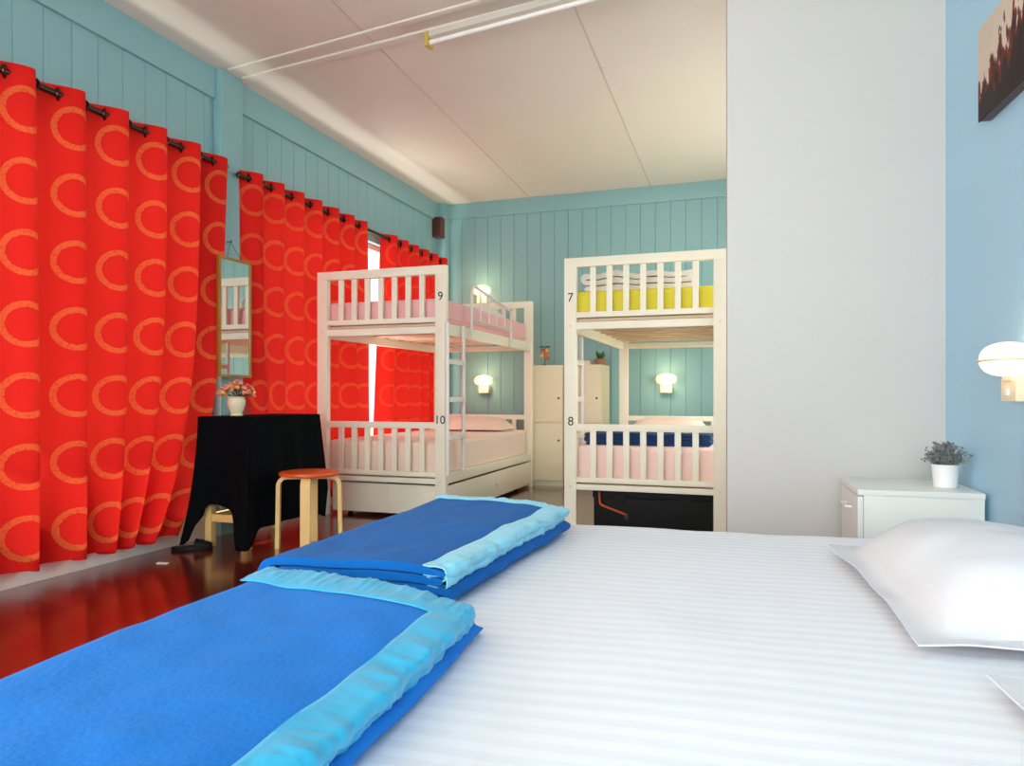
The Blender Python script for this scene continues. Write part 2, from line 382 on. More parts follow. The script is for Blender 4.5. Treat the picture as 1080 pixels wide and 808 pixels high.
# trims: wall plates, posts, skirting, ceiling battens
struct(obj('trim_1', B((XL, YR, 2.805), (XL+.022, YB, H), .003), M['paint_teal']))
struct(obj('trim_2', B((XL, YB-.022, 2.835), (.9, YB, H), .003), M['paint_teal']))
struct(obj('trim_3', B((XL, 3.76, 0), (XL+.062, 3.965, H), .004), M['paint_teal']))
struct(obj('trim_4', B((XL, YB-.11, 0), (XL+.1, YB, H), .004), M['paint_teal']))
struct(obj('baseboard_left', B((XL, YR, 0), (XL+.018, YB, .17), .004), M['trim_white']))
o = struct(obj('baseboard_right', B((AW-.015, -2.4, 0), (AW, 3.41, .12), .004), M['trim_white'])); o.rotation_euler.z = ROT
struct(obj('baseboard_back', B((XL+.1, YB-.015, 0), (.45, YB, .12), .004), M['trim_white']))
def strip(name, p, q, w, t, m='ceiling'):
    p = Vector(p); q = Vector(q); d = (q-p); n = Vector((-d.y, d.x)).normalized()*w/2
    bm = bmesh.new(); vs = []
    for z in (H-t, H+.001): vs += [bm.verts.new((v.x, v.y, z)) for v in (p-n, q-n, q+n, p+n)]
    for f in ((3,2,1,0),(4,5,6,7),(0,1,5,4),(1,2,6,5),(2,3,7,6),(3,0,4,7)): bm.faces.new([vs[i] for i in f])
    return struct(obj(name, bm, M[m], smooth=0))
strip('trim_5', (-3.2, 3.80), (1.2, 3.22), .035, .012)
strip('trim_6', (-3.2, 3.935), (1.2, 3.40), .05, .014)
strip('trim_7', (-2.306, 4.687), (.8, 4.36), .02, .0015)
M['seam'] = mat('ceiling_seam_filler', (200,190,178), .8)
strip('trim_8', (-.87, 1.2), (-.99, 7.27), .012, .0015, 'seam')
strip('trim_9', (-2.10, 2.4), (-2.26, 7.27), .010, .0015, 'seam')
strip('trim_10', (-3.2, .9), (1.2, .9), .05, .014)
# outside: ground and eave; the latter unseen, sized to shade the upper curtains
g = obj('ground', B((-30, -25, -.6), (-3.6, 30, -.5)), M['ground'], smooth=0); struct(g)
struct(obj('shading_eave', B((-5.2, -4, 2.62), (-3.44, 9, 2.74)), M['trim_white'], smooth=0))

# ------------------------------------------------------------------ curtains
def curtain(label, y0, y1, T, ph, top, hem, amp0, amp1, pinch, seed, group, xr=-3.2, gold=1, fade=lambda y, f: 1):
    """hangs from y0 to y1; wave comes forward through the rod at ph + k*T; 'pinch' draws both ends in further down"""
    t = thing('curtain', label, 'curtain', group=group)
    nu = int((y1-y0)/T*22); nv = 60
    ys = [y0 + (y1-y0)*i/nu for i in range(nu+1)]
    def prof(i, z):
        f = (top - z)/(top - hem); y = ys[i]
        A = amp0 + (amp1-amp0)*ss(f*1.3)
        A *= (1 + .22*nz(y*1.9, seed, f*1.2)*min(1, f*3)) * fade(y, f)
        p = 2*PI*(y - ph)/T + (.45 if gold == 1 else 1.1)*nz(y*2.3, f*1.3, seed+5)*min(1, f*2)
        s = math.sin(p); x = xr + A*(s*(1.12-.12*s*s)) + .010*nz(y*9, z*1.1, seed)*f
        yy = y + .45*A*s + pinch(y, f)
        return Vector((max(x, XL+.03), yy, z))
    bm = bmesh.new(); uvl = bm.loops.layers.uv.new('UVMap')
    us = [0]
    for i in range(1, nu+1): us.append(us[-1] + (prof(i, 1.9) - prof(i-1, 1.9)).length)
    Lw = (us[-1]-us[0])*T/(y1-y0)
    i0 = min(range(nu+1), key=lambda i: abs(ys[i] - (ph + T*round((y0+.5*(y1-y0)-ph)/T))))
    off = Lw*.5 - us[i0] - Lw*RINGPH
    vs = []
    for i in range(nu+1):
        row = []
        for j in range(nv+1):
            z = top + (hem-top)*j/nv
            if j == nv: z += .012*math.sin(2*PI*(ys[i]-ph)/T + 1) + .012*nz(ys[i]*1.5, seed)
            row.append(bm.verts.new(prof(i, z)))
        vs.append(row)
    for i in range(nu):
        for j in range(nv):
            f = bm.faces.new((vs[i][j], vs[i+1][j], vs[i+1][j+1], vs[i][j+1]))
            for l, (a, b) in zip(f.loops, ((i,j),(i+1,j),(i+1,j+1),(i,j+1))):
                l[uvl].uv = (us[a]+off, vs[a][b].co.z)
    obj('fabric', bm, curtain_mat('red_ring_print', Lw, .327, 2.207-.1635, seed, gold), t, 180, recalc=False)
    k = math.ceil((y0-ph)/(T/2))
    while ph + k*T/2 < y1:
        y = ph + k*T/2 ; sgn = 1 if k % 2 == 0 else -1
        p0 = Vector((xr, y, top-.045)); d = Vector((sgn*.75, .66, 0)).normalized(); a = Vector((0,0,1)); b = d.cross(a)
        g = bmesh.new(); tube(g, [p0 + (a*math.cos(2*PI*q/14) + b*math.sin(2*PI*q/14))*.026 for q in range(14)], .0075, 6, closed=True)
        obj('grommet', g, M['grommet'], t)
        k += 1
    return t
RINGPH = .17
curtain('red ring-print curtain hanging full length nearest the camera, beside the draped black table', 1.45, 3.745, .262, 2.331, 2.405, .085, .056, .07,
        lambda y, f: -(.10*f+.33*f**4)*ss((y-2.6)/1.1), 1, 'red curtains with printed gold rings', fade=lambda y, f: 1-.45*ss((y-3.5)/.2))
curtain('red ring-print curtain between the wall mirror and the bright window gap', 3.925, 5.43, .235, 3.974, 2.395, .085, .05, .052,
        lambda y, f: .02*f*ss((y-4.6)/.8) + .10*ss((f-.45)/.25)*ss((4.5-y)/.5), 2.7, 'red curtains with printed gold rings', gold=.62, fade=lambda y, f: 1-.5*ss((f-.5)/.2)*ss((4.35-y)/.1))  # rings printed fainter, standing in for the weaker light here
curtain('red ring-print curtain between the bright window gap and the far corner', 5.86, 7.16, .23, 5.913, 2.385, .085, .046, .05,
        lambda y, f: -.16*f*(1-ss((y-5.86)/.6)), 5.3, 'red curtains with printed gold rings', gold=.35)
def rod(label, y0, y1, z):
    t = thing('curtain_rod', label, 'curtain rod', group='curtain rods over the windows')
    obj('pole', tube(bmesh.new(), [(-3.2, y0, z), (-3.2, y1, z)], .016, 12), M['rod'], t)
    for y, s in ((y0, -1), (y1, 1)):
        obj('finial', lathe(bmesh.new(), [(.004,0),(.019,.006),(.022,.018),(.016,.03),(.004,.036)], 14), M['rod'], t).matrix_local = Matrix.Translation((-3.2, y, z)) @ Matrix.Rotation(-s*PI/2, 4, 'X')
    for y in (y0+.04, y1-.035):
        g = B((XL, y-.012, z-.02), (XL+.012, y+.012, z+.02)); box(g, (XL+.008, y-.005, z-.006), (-3.2, y+.005, z+.006)); obj('bracket', g, M['rod'], t)
rod('dark bronze curtain rod over the nearest window, ending at the wall post', 1.3, 3.735, 2.36)
rod('dark bronze curtain rod over the far window, crossing the bright gap', 3.9, 7.13, 2.345)

# ------------------------------------------------------------------ bunk beds
def bunk(label, x0, y0, nums, guard):
    W, Ln, Ht = 1.06, 2.14, 1.83; pw, pd = .083, .05
    t = thing('bunk_bed', label, 'bunk bed', (x0, y0, 0), group='cream bunk beds')
    m = M['bunk']
    for yy in (0, Ln-pd):
        for xx in (0, W-pw): obj('post', B((xx, yy, 0), (xx+pw, yy+pd, Ht-.062), .004), m, t)
        obj('top_rail', B((0, yy, Ht-.064), (W, yy+pd, Ht), .006), m, t)
        for z0, z1 in ((1.425, 1.462), (.66, .706), (.312, .347)):
            obj('rail', B((pw, yy+.008, z0), (W-pw, yy+pd-.008, z1), .003), m, t)
        for z0, z1 in ((1.345, 1.395), (.262, .300)):
            obj('rail', B((pw, yy+.012, z0), (W-pw, yy+pd-.004, z1), .003), m, t)
        for k in range(7):
            c = pw + (W-2*pw)*(k+1)/8
            for z0, z1 in ((1.462, Ht-.064), (.347, .66)):
                obj('spindle', B((c-.0195, yy+.014, z0), (c+.0195, yy+pd-.014, z1), .003), m, t)
        for xx in (pw/2, W-pw/2):
            if yy == 0:
                for zz in (1.37, .285):
                    obj('bolt_cover', lathe(bmesh.new(), [(.006,0),(.008,.001),(.006,.003)], 10), M['bracket'], t).matrix_local = Matrix.Translation((xx, 0, zz)) @ Matrix.Rotation(PI/2, 4, 'X')
    for xx in (.012, W-.04):
        for z0, z1 in ((1.335, 1.42), (.262, .335)): obj('side_rail', B((xx, pd-.002, z0), (xx+.028, Ln-pd+.002, z1), .004), m, t)
    for z in (1.403, .28):
        for k in range(9):
            y = .056 + (Ln-.256)*k/8
            obj('bed_slat', B((.042, y, z), (W-.042, y+.075, z+.018), .002), M['slatwood'], t)
    # ladder hooked on the side facing the room
    lx = W + .012 if guard else -.012
    ly0 = 0 if guard else .26
    lad = obj('ladder', tube(tube(bmesh.new(), [(lx,ly0,.33),(lx,ly0,1.42)], .016), [(lx,ly0+.30,.33),(lx,ly0+.30,1.42)], .016), M['metal_white'], t)
    if guard: lad.location = (0, 0, 0)
    for z in (.60, .87, 1.14):
        obj('rung', B((lx-.008, ly0, z-.018), (lx+.022, ly0+.30, z+.018), .006), M['metal_white'], lad)
    if guard:
        gx = W + .012
        gr = obj('guard_rail', tube(bmesh.new(), [(gx,.47,1.33),(gx,.47,1.66),(gx,.475,1.70),(gx,.50,1.735),(gx,.54,1.75),(gx,.66,1.735),(gx,1.3,1.665),(gx,1.39,1.65),(gx,1.41,1.63),(gx,1.41,1.33)], .0115), M['metal_white'], t)
        obj('bar', tube(bmesh.new(), [(gx,.47,1.485),(gx,1.41,1.485)], .009, 8), M['metal_white'], gr)
        for k, y in enumerate((.655,.85,1.035,1.235)): obj('bar', tube(bmesh.new(), [(gx,y,1.485),(gx,y,1.732-(y-.6)*.1)], .0075, 8), M['metal_white'], gr)
    for (s, z, dx) in nums: number(s, dx, -.0012, z, .085, t)
    return t
bL = bunk('cream bunk bed numbered 9 and 10 before the red curtains, with white guard rail', -3.14, 4.68, (('9', 1.605, 1.06-.04), ('10', .722, 1.06-.044)), True)
bR = bunk('cream bunk bed numbered 7 and 8, beside the white partition wall', -1.225, 4.73, (('7', 1.56, .044), ('8', .722, .046)), False)

def mattress(label, x0, y0, z0, z1, m, group):
    t = thing('mattress', label, 'mattress', group=group)
    bm = bmesh.new(); box(bm, (x0, y0, z0), (x0+.955, y0+2.0, z1), 0)
    bmesh.ops.bevel(bm, geom=bm.edges[:], offset=.04, segments=4, profile=.6, affect='EDGES')
    obj('sheeted_body', bm, m, t, 60)
    b2 = bmesh.new(); zz = z0 + .03
    e = .002; c = .04
    pts = []
    for cx, cy, a0 in ((x0+.955-c, y0+c, -PI/2), (x0+.955-c, y0+2-c, 0), (x0+c, y0+2-c, PI/2), (x0+c, y0+c, PI)):
        pts += [(cx+(c+e)*math.cos(a0+PI/2*k/4), cy+(c+e)*math.sin(a0+PI/2*k/4), zz+.012) for k in range(5)]
    obj('piping', tube(b2, pts, .005, 6, closed=True), m, t)
    return t
mattress('rose pink sheeted mattress on the top bunk numbered 9', -3.087, 4.745, 1.424, 1.605, M['rose'], 'bunk mattresses')
mattress('peach sheeted mattress on the lower bunk numbered 10, above the pull-out drawer', -3.087, 4.745, .299, .562, M['peach'], 'bunk mattresses')
mattress('bright yellow sheeted mattress on the top bunk numbered 7', -1.172, 4.795, 1.424, 1.612, M['yellow'], 'bunk mattresses')
mattress('pale pink sheeted mattress on the lower bunk numbered 8, under a navy blanket', -1.172, 4.795, .299, .555, M['pink'], 'bunk mattresses')

def pillow_mesh(lx, ly, h, seed, flange=.0, n=36):
    bm = bmesh.new()
    def pos(u, v, s):
        U, V = 2*u-1, 2*v-1
        pin = 1 - .055*(1-abs(V)**2)*abs(U)**3; pin2 = 1 - .055*(1-abs(U)**2)*abs(V)**3
        x = U*lx/2*pin; y = V*ly/2*pin2
        fu = max(0, 1-abs(U)/(1-flange/lx*2)) if flange else 1-abs(U); fv = max(0, 1-abs(V)/(1-flange/ly*2)) if flange else 1-abs(V)
        a = (1-(1-min(1,fu))**2.6)**.62 if fu > 0 else 0; b = (1-(1-min(1,fv))**2.6)**.62 if fv > 0 else 0
        z = h*a*b*.5
        w = (.016*nz(x*5+seed, y*4, s) + .008*abs(nz(x*11+y*9+seed, y*5-x*4, s))) * min(1, a*b*2.2)
        wf = (.006*nz(x*9+seed, y*9) if flange else 0)
        zb = .012 + (h*.36-.012)*min(1, a*b*1.6)
        return (x, y, zb + s*(z*(1.25 if s > 0 else .72)) + (w if s > 0 else 0) + wf*(1-a*b) + s*.0015)
    top = grid(bm, n, n, lambda u, v: pos(u, v, 1)); bot = grid(bm, n, n, lambda u, v: pos(u, v, -1))
    for r in ([(i,0) for i in range(n+1)], [(i,n) for i in range(n+1)]):
        for (a, b), (c, d) in zip(r, r[1:]): bm.faces.new((top[a][b], bot[a][b], bot[c][d], top[c][d]))
    for r in ([(0,j) for j in range(n+1)], [(n,j) for j in range(n+1)]):
        for (a, b), (c, d) in zip(r, r[1:]): bm.faces.new((top[a][b], top[c][d], bot[c][d], bot[a][b]))
    return bm
def pillow(label, loc, rz, lx, ly, h, m, seed, flange=0, group=None, tilt=(0,0)):
    o = obj('pillow', pillow_mesh(lx, ly, h, seed, flange), m, None, 60); o.location = loc; o.rotation_euler = (tilt[0], tilt[1], rz)
    return tag(o, label, 'pillow', group)
pillow('peach pillow at the far end of the lower bunk numbered 10', (-2.55, 6.42, .568), .04, .72, .44, .13, M['peach'], 3)
pillow('pink pillow at the far end of the lower bunk numbered 8', (-.72, 6.45, .562), 0, .70, .42, .15, M['peach'], 4)
pillow('white pillow at the far end of the top bunk numbered 9', (-2.6, 6.40, 1.612), 0, .66, .42, .13, M['quilt'], 6)

# folded cloths on bunks: one ribbon folded over itself
def folded(name, label, cat, loc, rz, W, D, h, layers, m, seed, amp=.006):
    t_ = h/layers; path = []
    for k in range(layers):
        z = t_*(k+.5); a, b = (0, W) if k % 2 == 0 else (W, 0)
        path += seg((a + (t_ if a == 0 else -t_)*.5, z), (b + (t_ if b == 0 else -t_)*.5, z), 10)
        if k < layers-1:
            cx = b + (t_ if b == 0 else -t_)*.5
            a0, a1 = (-PI/2, PI/2) if b else (-PI/2, -3*PI/2)
            path += arc(cx, z+t_/2, t_/2, a0, a1, 6)[:-1]
        else: path.append((b, z))
    pr = outline(path, t_*.82)
    def place(a, v, z):
        b = (v-.5)*D
        return (a-W/2 + .012*nz(v*5, z*40, seed), b*(1+.03*nz(a*7, z*50, seed+2)), z + amp*(z/h)*nz(a*7, b*7, seed+1)*1.6)
    o = obj(name, extrude_profile(bmesh.new(), pr, 26, place), m, None, 50)
    o.location = loc; o.rotation_euler.z = rz
    return tag(o, label, cat)
folded('blanket', 'folded navy blanket lying on the pink mattress of bunk 8', 'blanket', (-.70, 5.08, .555), 0, .84, .34, .085, 4, M['navy'], 8, .008)
folded('blanket', 'thick folded grey white quilt on the yellow mattress of bunk 7', 'blanket', (-.76, 5.12, 1.612), .03, .74, .5, .125, 3, M['quilt'], 9, .03)

# trundle under 9/10, bin under 7/8
t = thing('trundle_drawer', 'cream pull-out trundle drawer under the bunk numbered 9 and 10', 'drawer')
x0, x1, y0, y1 = -3.04, -2.092, 4.735, 6.75
obj('front_panel', B((x0, y0, .03), (x1, y0+.022, .245), .003), M['bunk'], t)
obj('back_panel', B((x0, y1-.022, .03), (x1, y1, .245), .003), M['bunk'], t)
for xx in (x0, x1-.022): obj('side_panel', B((xx, y0+.022, .03), (xx+.022, y1-.022, .245), .003), M['bunk'], t)
obj('bottom_panel', B((x0+.022, y0+.022, .035), (x1-.022, y1-.022, .05)), M['slatwood'], t)
for xx in (x0+.08, x1-.12):
    for yy in (y0+.1, y1-.14): obj('caster', tube(bmesh.new(), [(xx, yy, .018), (xx+.03, yy, .018)], .018, 14), M['dark'], t)
obj('knob', ellipsoid(bmesh.new(), (x1+.008, 5.75, .14), (.012,.012,.012), 12, 8), M['trim_white'], t)
t = thing('storage_case', 'black storage case pushed under the bunk numbered 8', 'suitcase')
obj('body', B((-1.045, 4.83, .002), (-.255, 5.40, .245), .018), M['black'], t)
obj('lid', B((-1.051, 4.824, .20), (-.249, 5.406, .25), .012), M['black'], t)
for x in (-.86, -.42): obj('latch', B((x-.03, 4.814, .175), (x+.03, 4.832, .22), .004), M['black'], t)
st = thing('strap', 'thin orange strap hanging across the black case under bunk 8', 'strap')
obj('webbing', tube(bmesh.new(), [(-1.0,4.81,.245),(-.995,4.805,.18),(-.99,4.805,.162),(-.965,4.805,.15),(-.90,4.805,.128),(-.84,4.805,.108),(-.81,4.805,.095)], .0075, 8), M['strap'], st)
obj('buckle', B((-.826,4.797,.066), (-.80,4.812,.104), .003), M['number'], st)

# ------------------------------------------------------------------ lockers and what stands on them
def locker(label, x0, x1):
    y0 = 6.85; yb = YB-.02; h = 1.2; t = thing('locker', label, 'locker', group='cream steel lockers')
    g = B((x0, y0+.02, .05), (x1, yb, h), .003); box(g, (x0+.01, y0+.04, 0), (x1-.01, yb-.02, .05)); obj('cabinet_body', g, M['locker'], t)
    for z0, z1 in ((.632, 1.19), (.055, .624)):
        d = obj('door', B((x0+.012, y0, z0), (x1-.006, y0+.018, z1), .003), M['locker'], t)
        obj('lock', lathe(bmesh.new(), [(.009,0),(.011,.004),(.008,.01)], 12), M['dark'], d).matrix_local = Matrix.Translation((x1-.045, y0, z0 + (.24 if z0 > .5 else .40))) @ Matrix.Rotation(PI/2, 4, 'X')
    return t
locker('cream steel locker against the back wall beside bunk 9 and 10, topped by a figurine', -2.16, -1.785)
locker('cream steel locker behind the ladder of bunk 7, topped by a small succulent', -1.78, -1.405)
t = thing('flower_figurine', 'tiny red and orange flower ornament on a thin stem atop the locker', 'ornament', (-2.01, 6.98, 1.2))
obj('base', lathe(bmesh.new(), [(.022,0),(.024,.006),(.012,.012)], 16), M['dark'], t)
obj('stem', tube(bmesh.new(), [(0,0,.01),(.006,0,.06),(-.006,0,.12),(.004,0,.185)], .004, 6), M['leaf_green'], t)
for k, (dx, dz, mm) in enumerate(((-.025,.10,'flower_c'),(.022,.11,'flower_a'),(0,.135,'flower_a'),(-.02,.155,'orange'),(.03,.075,'orange'),(.018,.155,'flower_c'))):
    obj('blossom', ellipsoid(bmesh.new(), (dx, -.008+.004*k, dz), (.02,.014,.018), 8, 6), M[mm], t)
for sx in (-1, 1): obj('leaf', ellipsoid(bmesh.new(), (sx*.03, 0, .19), (.028,.008,.009), 8, 6), M['leaf_green'], t)
t = thing('succulent', 'small green succulent in a terracotta dish on the right cream locker', 'plant', (-1.452, 7.03, 1.2))
obj('pot', lathe(bmesh.new(), [(.045,0),(.058,.05),(.062,.06),(.05,.056)], 20), M['orange'] if False else mat('terracotta', (170,120,96), .7), t)
bm = bmesh.new()
for k in range(16):
    a = k*2.4; tl = .35+.5*(k % 4)/3
    d = Vector((math.cos(a)*math.sin(tl), math.sin(a)*math.sin(tl), math.cos(tl)))
    tube(bm, [Vector((0,0,.05)), Vector((0,0,.05))+d*.05, Vector((0,0,.05))+d*.095], [.008,.012,.002], 6)
obj('foliage', bm, M['leaf_green'], t)
t = thing('tray', 'low pale box lying on the right cream locker behind the bunk ladder', 'box', (-1.63, 7.04, 1.2))
obj('body', B((-.09,-.07,0), (.09,.07,.035), .006), M['peach'], t); obj('lid', B((-.093,-.073,.031), (.093,.073,.044), .004), M['peach'], t)

# ------------------------------------------------------------------ wall lamps
def wall_lamp(label, loc, rz, group='lit wall lamps'):
    # local frame: +y into the wall, fitting comes forward to -y
    t = thing('wall_lamp', label, 'lamp', loc, rz, group)
    g = B((-.056,-.07,-.105), (.056,-.001,-.03), .008); box(g, (-.035,-.075,-.04), (.035,-.012,-.01), .006)
    obj('bracket', g, M['bracket'], t)
    obj('switch', B((-.012,-.077,-.085), (.012,-.068,-.062), .002), M['white_plastic'], t)
    sh = obj('lamp_shade', ellipsoid(bmesh.new(), (0,-.075,.03), (.104,.066,.054), 28, 16, .86), M['shade'], t, 80)
    obj('bulb', ellipsoid(bmesh.new(), (.012,-.07,.028), (.068,.042,.038), 20, 12), M['bulb'], t, 80)
    obj('shade_rim', tube(bmesh.new(), [(.1055*math.copysign(abs(math.cos(2*PI*k/32))**.86, math.cos(2*PI*k/32)), -.075+.0675*math.copysign(abs(math.sin(2*PI*k/32))**.86, math.sin(2*PI*k/32)), .026) for k in range(32)], .004, 6, closed=True), M['bracket'], t)
    return t
wall_lamp('lit lamp on the teal back wall above the lower bunk numbered 10', (-2.764, YB-.001, 1.03), 0)
wall_lamp('lit lamp on the teal back wall above the top bunk numbered 9', (-2.786, YB-.001, 2.0), 0)
wall_lamp('lit lamp on the teal back wall above the lower bunk numbered 8', (-.829, YB-.001, 1.03), 0)
lx, ly = R2W(AW-.001, 2.60)
wall_lamp('lit lamp on the light blue wall above the white bed', (lx, ly, .985), ROT-PI/2)

# ------------------------------------------------------------------ wall box, ceiling light, mirror, picture
t = thing('speaker_box', 'brown wooden box fixed high on the corner post', 'box', (-3.255, 7.12, 2.61))
obj('housing', B((-.055,-.05,0), (.055,.058,.215), .004), M['brownbox'], t)
obj('front_grille', B((-.045,-.054,.012), (.045,-.048,.203), .002), mat('brown_grille_cloth', (70,34,24), .8, .2, 120), t)
p = Vector((-1.79, 3.765, 0)); q = Vector((-.6, 3.59, 0)); ang = math.atan2(q.y-p.y, q.x-p.x); Lt = (q-p).length
t = thing('fluorescent_light', 'long unlit fluorescent tube light on the ceiling', 'ceiling light', (p.x, p.y, H-.014), ang)
obj('housing', B((0,-.028,-.035), (Lt,.028,0), .006), mat('aged_white_enamel', (204,198,186), .5), t)
obj('tube', tube(bmesh.new(), [(.03,-.012,-.062),(Lt-.03,-.012,-.062)], .013, 14), M['tube'], t)
for xx in (0, Lt-.03): obj('end_cap', B((xx,-.034,-.085), (xx+.03,.03,-.002), .006), M['ochre_cap'], t)
t = thing('mirror', 'tall gilt-framed mirror hanging on the wall post above the black table', 'mirror', (-3.15, 3.78, 0))
t.rotation_euler = (0, 0, 0)
z0, z1, w = 1.015, 1.772, .15
g = bmesh.new(); fw = .017
for lo, hi in (((-.012,-w,z0),(.012,-w+fw,z1)), ((-.012,w-fw,z0),(.012,w,z1)), ((-.012,-w+fw,z0),(.012,w-fw,z0+fw)), ((-.012,-w+fw,z1-fw),(.012,w-fw,z1))): box(g, lo, hi, .003)
obj('frame', g, M['gilt'], t)
obj('mirror_glass', B((-.004,-w+fw-.003,z0+fw-.003), (.006,w-fw+.003,z1-fw+.003)), M['mirror'], t, 0)
obj('backing', B((-.014,-w+.006,z0+.006), (-.005,w-.006,z1-.006)), M['brownbox'], t, 0)
obj('hanging_wire', tube(bmesh.new(), [(-.01,-.06,z1-.01),(-.058,.03,z1+.117),(-.01,.09,z1-.01)], .002, 6), M['dark'], t)
nl = thing('wall_hook', 'small dark nail the mirror wire hangs from', 'hook', (XL+.062, 3.81, 1.888))
obj('shank', tube(bmesh.new(), [(0,0,0),(.035,0,.006)], .003, 8), M['dark'], nl); obj('nail_head', tube(bmesh.new(), [(.034,0,.006),(.037,0,.0065)], .007, 10), M['dark'], nl)

t = thing('canvas_picture', 'abstract canvas in cream, dark brown and red on the light blue wall', 'picture', (*R2W(AW, 2.71), 1.887), ROT)
obj('stretcher', B((-.036,-.225,.002), (-.001,.225,.332), .002), M['brownbox'], t)
obj('canvas', B((-.041,-.228,0), (-.036,.228,.334), .0015), M['art'], t)

# ------------------------------------------------------------------ nightstand and plant
t = thing('nightstand', 'white bedside cabinet in the corner between partition and blue wall', 'cabinet', (*R2W(.586, 2.945), 0), ROT*.45)
a0, a1, b0, b1, zt = 0, .42, 0, .425, .545
g = B((a0+.022, b0+.004, .03), (a1, b1-.004, zt-.022), .002); obj('carcass', g, M['white_lam'], t)
obj('top', B((a0, b0, zt-.022), (a1+.002, b1, zt), .003), M['white_lam'], t)
obj('plinth', B((a0+.04, b0+.02, 0), (a1-.01, b1-.02, .03)), M['white_lam'], t)
for z0_, z1_ in ((.285, zt-.026), (.034, .281)):
    d = obj('drawer', B((a0+.002, b0+.006, z0_), (a0+.021, b1-.006, z1_), .002), M['white_lam'], t)
    zc = z1_ - .06
    obj('handle', tube(bmesh.new(), [(a0+.004, .15, zc),(a0-.018,.15,zc),(a0-.018,.27,zc),(a0+.004,.27,zc)], .005, 8), M['white_plastic'], d)
t = thing('potted_plant', 'small grey-leaved bushy plant in a white pot on the bedside cabinet', 'plant', (*R2W(.928, 3.10), zt)); t.scale = (.92,)*3
obj('pot', lathe(bmesh.new(), [(.040,0),(.044,.004),(.050,.088),(.053,.09),(.053,.097),(.046,.097),(.044,.080)], 28), M['pot_white'], t)
bm = bmesh.new(); rnd = random.Random(3)
for k in range(150):
    a = rnd.uniform(0, 2*PI); e = rnd.uniform(.05, 1.0); r = rnd.uniform(.05, .088)
    tip = Vector((math.cos(a)*r*math.sin(e*1.5)*1.12, math.sin(a)*r*math.sin(e*1.5)*1.12, .105 + r*math.cos(e*1.5)*1.0))
    base = Vector((math.cos(a)*.02, math.sin(a)*.02, .08)); mid = base.lerp(tip, .6) + Vector((0,0,.01))
    tube(bm, [base, mid, tip], .0012, 3, caps=False)
    for q in range(9):
        f = .45 + .55*q/8; c = base.lerp(mid, f*1.3) if f < .75 else mid.lerp(tip, (f-.5)*2)
        d = Vector((rnd.gauss(0,1), rnd.gauss(0,1), rnd.gauss(.3,.8))).normalized(); s_ = d.cross(Vector((rnd.gauss(0,1),rnd.gauss(0,1),rnd.gauss(0,1)))).normalized()
        L_ = rnd.uniform(.010,.018); w_ = L_*.28
        v = [bm.verts.new(x) for x in (c, c+d*L_*.5+s_*w_, c+d*L_, c+d*L_*.5-s_*w_)]; bm.faces.new(v)
obj('foliage', bm, M['leaf_grey'], t, 0, recalc=False)

# ------------------------------------------------------------------ table, cloth, vase, stool, shoe
TX0, TX1, TY0, TY1, TZ = -3.115, -2.775, 3.44, 4.14, .767
t = thing('side_table', 'pale wooden table hidden under the black cloth', 'table', ((TX0+TX1)/2, (TY0+TY1)/2, 0))
hx, hy = (TX1-TX0)/2, (TY1-TY0)/2
obj('tabletop', B((-hx,-hy,TZ-.03), (hx,hy,TZ), .003), M['birch'], t)
for sx in (-1,1):
    for sy in (-1,1): obj('leg', B((sx*(hx-.04)-.022, sy*(hy-.04)-.022, 0), (sx*(hx-.04)+.022, sy*(hy-.04)+.022, TZ-.03), .003), M['birch'], t)
for sy in (-1,1): obj('stretcher', B((-hx+.06, sy*(hy-.04)-.012, .15), (hx-.06, sy*(hy-.04)+.012, .195), .003), M['birch'], t)
for sx in (-1,1): obj('stretcher', B((sx*(hx-.04)-.012, -hy+.06, .15), (sx*(hx-.04)+.012, hy-.06, .195), .003), M['birch'], t)
# cloth: perimeter rings that fall from the table edge
bm = bmesh.new(); peri = []
x0, x1, y0, y1 = TX0-.006, TX1+.008, TY0-.008, TY1+.008; r = .02
def run(p, q, n, tg): return [(p[0]+(q[0]-p[0])*k/n, p[1]+(q[1]-p[1])*k/n, tg, k/n) for k in range(n)]
peri = run((x0,y0),(x1,y0),26,'F') + run((x1,y0),(x1,y1),40,'R') + run((x1,y1),(x0,y1),16,'B') + run((x0,y1),(x0,y0),16,'L')
nP = len(peri); nK = 30
cen = Vector(((x0+x1)/2, (y0+y1)/2))
def fall(i, f):
    x, y, tg, u = peri[i]
    s = i/nP
    nrm = {'F': Vector((0,-1)), 'R': Vector((1,0)), 'B': Vector((0,1)), 'L': Vector((-1,0))}[tg]
    cFR = math.exp(-(((x-x1)**2+(y-y0)**2)/.055**2)); cFL = math.exp(-(((x-x0)**2+(y-y0)**2)/.045**2)); cBR = math.exp(-(((x-x1)**2+(y-y1)**2)/.08**2))
    base = {'F': .515, 'R': .64, 'B': .45, 'L': .45}[tg]
    if tg == 'F': base = .50 + .04*u
    if tg == 'R': base = .66 - .02*u
    drop = base + (.742-base)*max(min(1, cFR*1.25), min(1, cFL*1.3)) + .05*cBR
    z = TZ + .006 - f*drop
    dirn = Vector((x-cen.x, y-cen.y)).normalized()
    out = nrm*(.012*f) + dirn*(.14*cFR*f**1.6 + .09*cFL*f**2 + .05*cBR*f)
    out += nrm*(f*(.012*math.sin(u*(9 if tg == 'F' else 22)+1) + .010*nz(u*6, f*1.5, ord(tg))))
    if tg == 'L' : out = Vector((0,0))
    return (x+out.x, y+out.y, max(.006, z))
rings = [[bm.verts.new(fall(i, k/nK)) for i in range(nP)] for k in range(nK+1)]
for A, D in zip(rings, rings[1:]):
    for i in range(nP): bm.faces.new((A[i], D[i], D[(i+1)%nP], A[(i+1)%nP]))
bm.faces.new(rings[0])
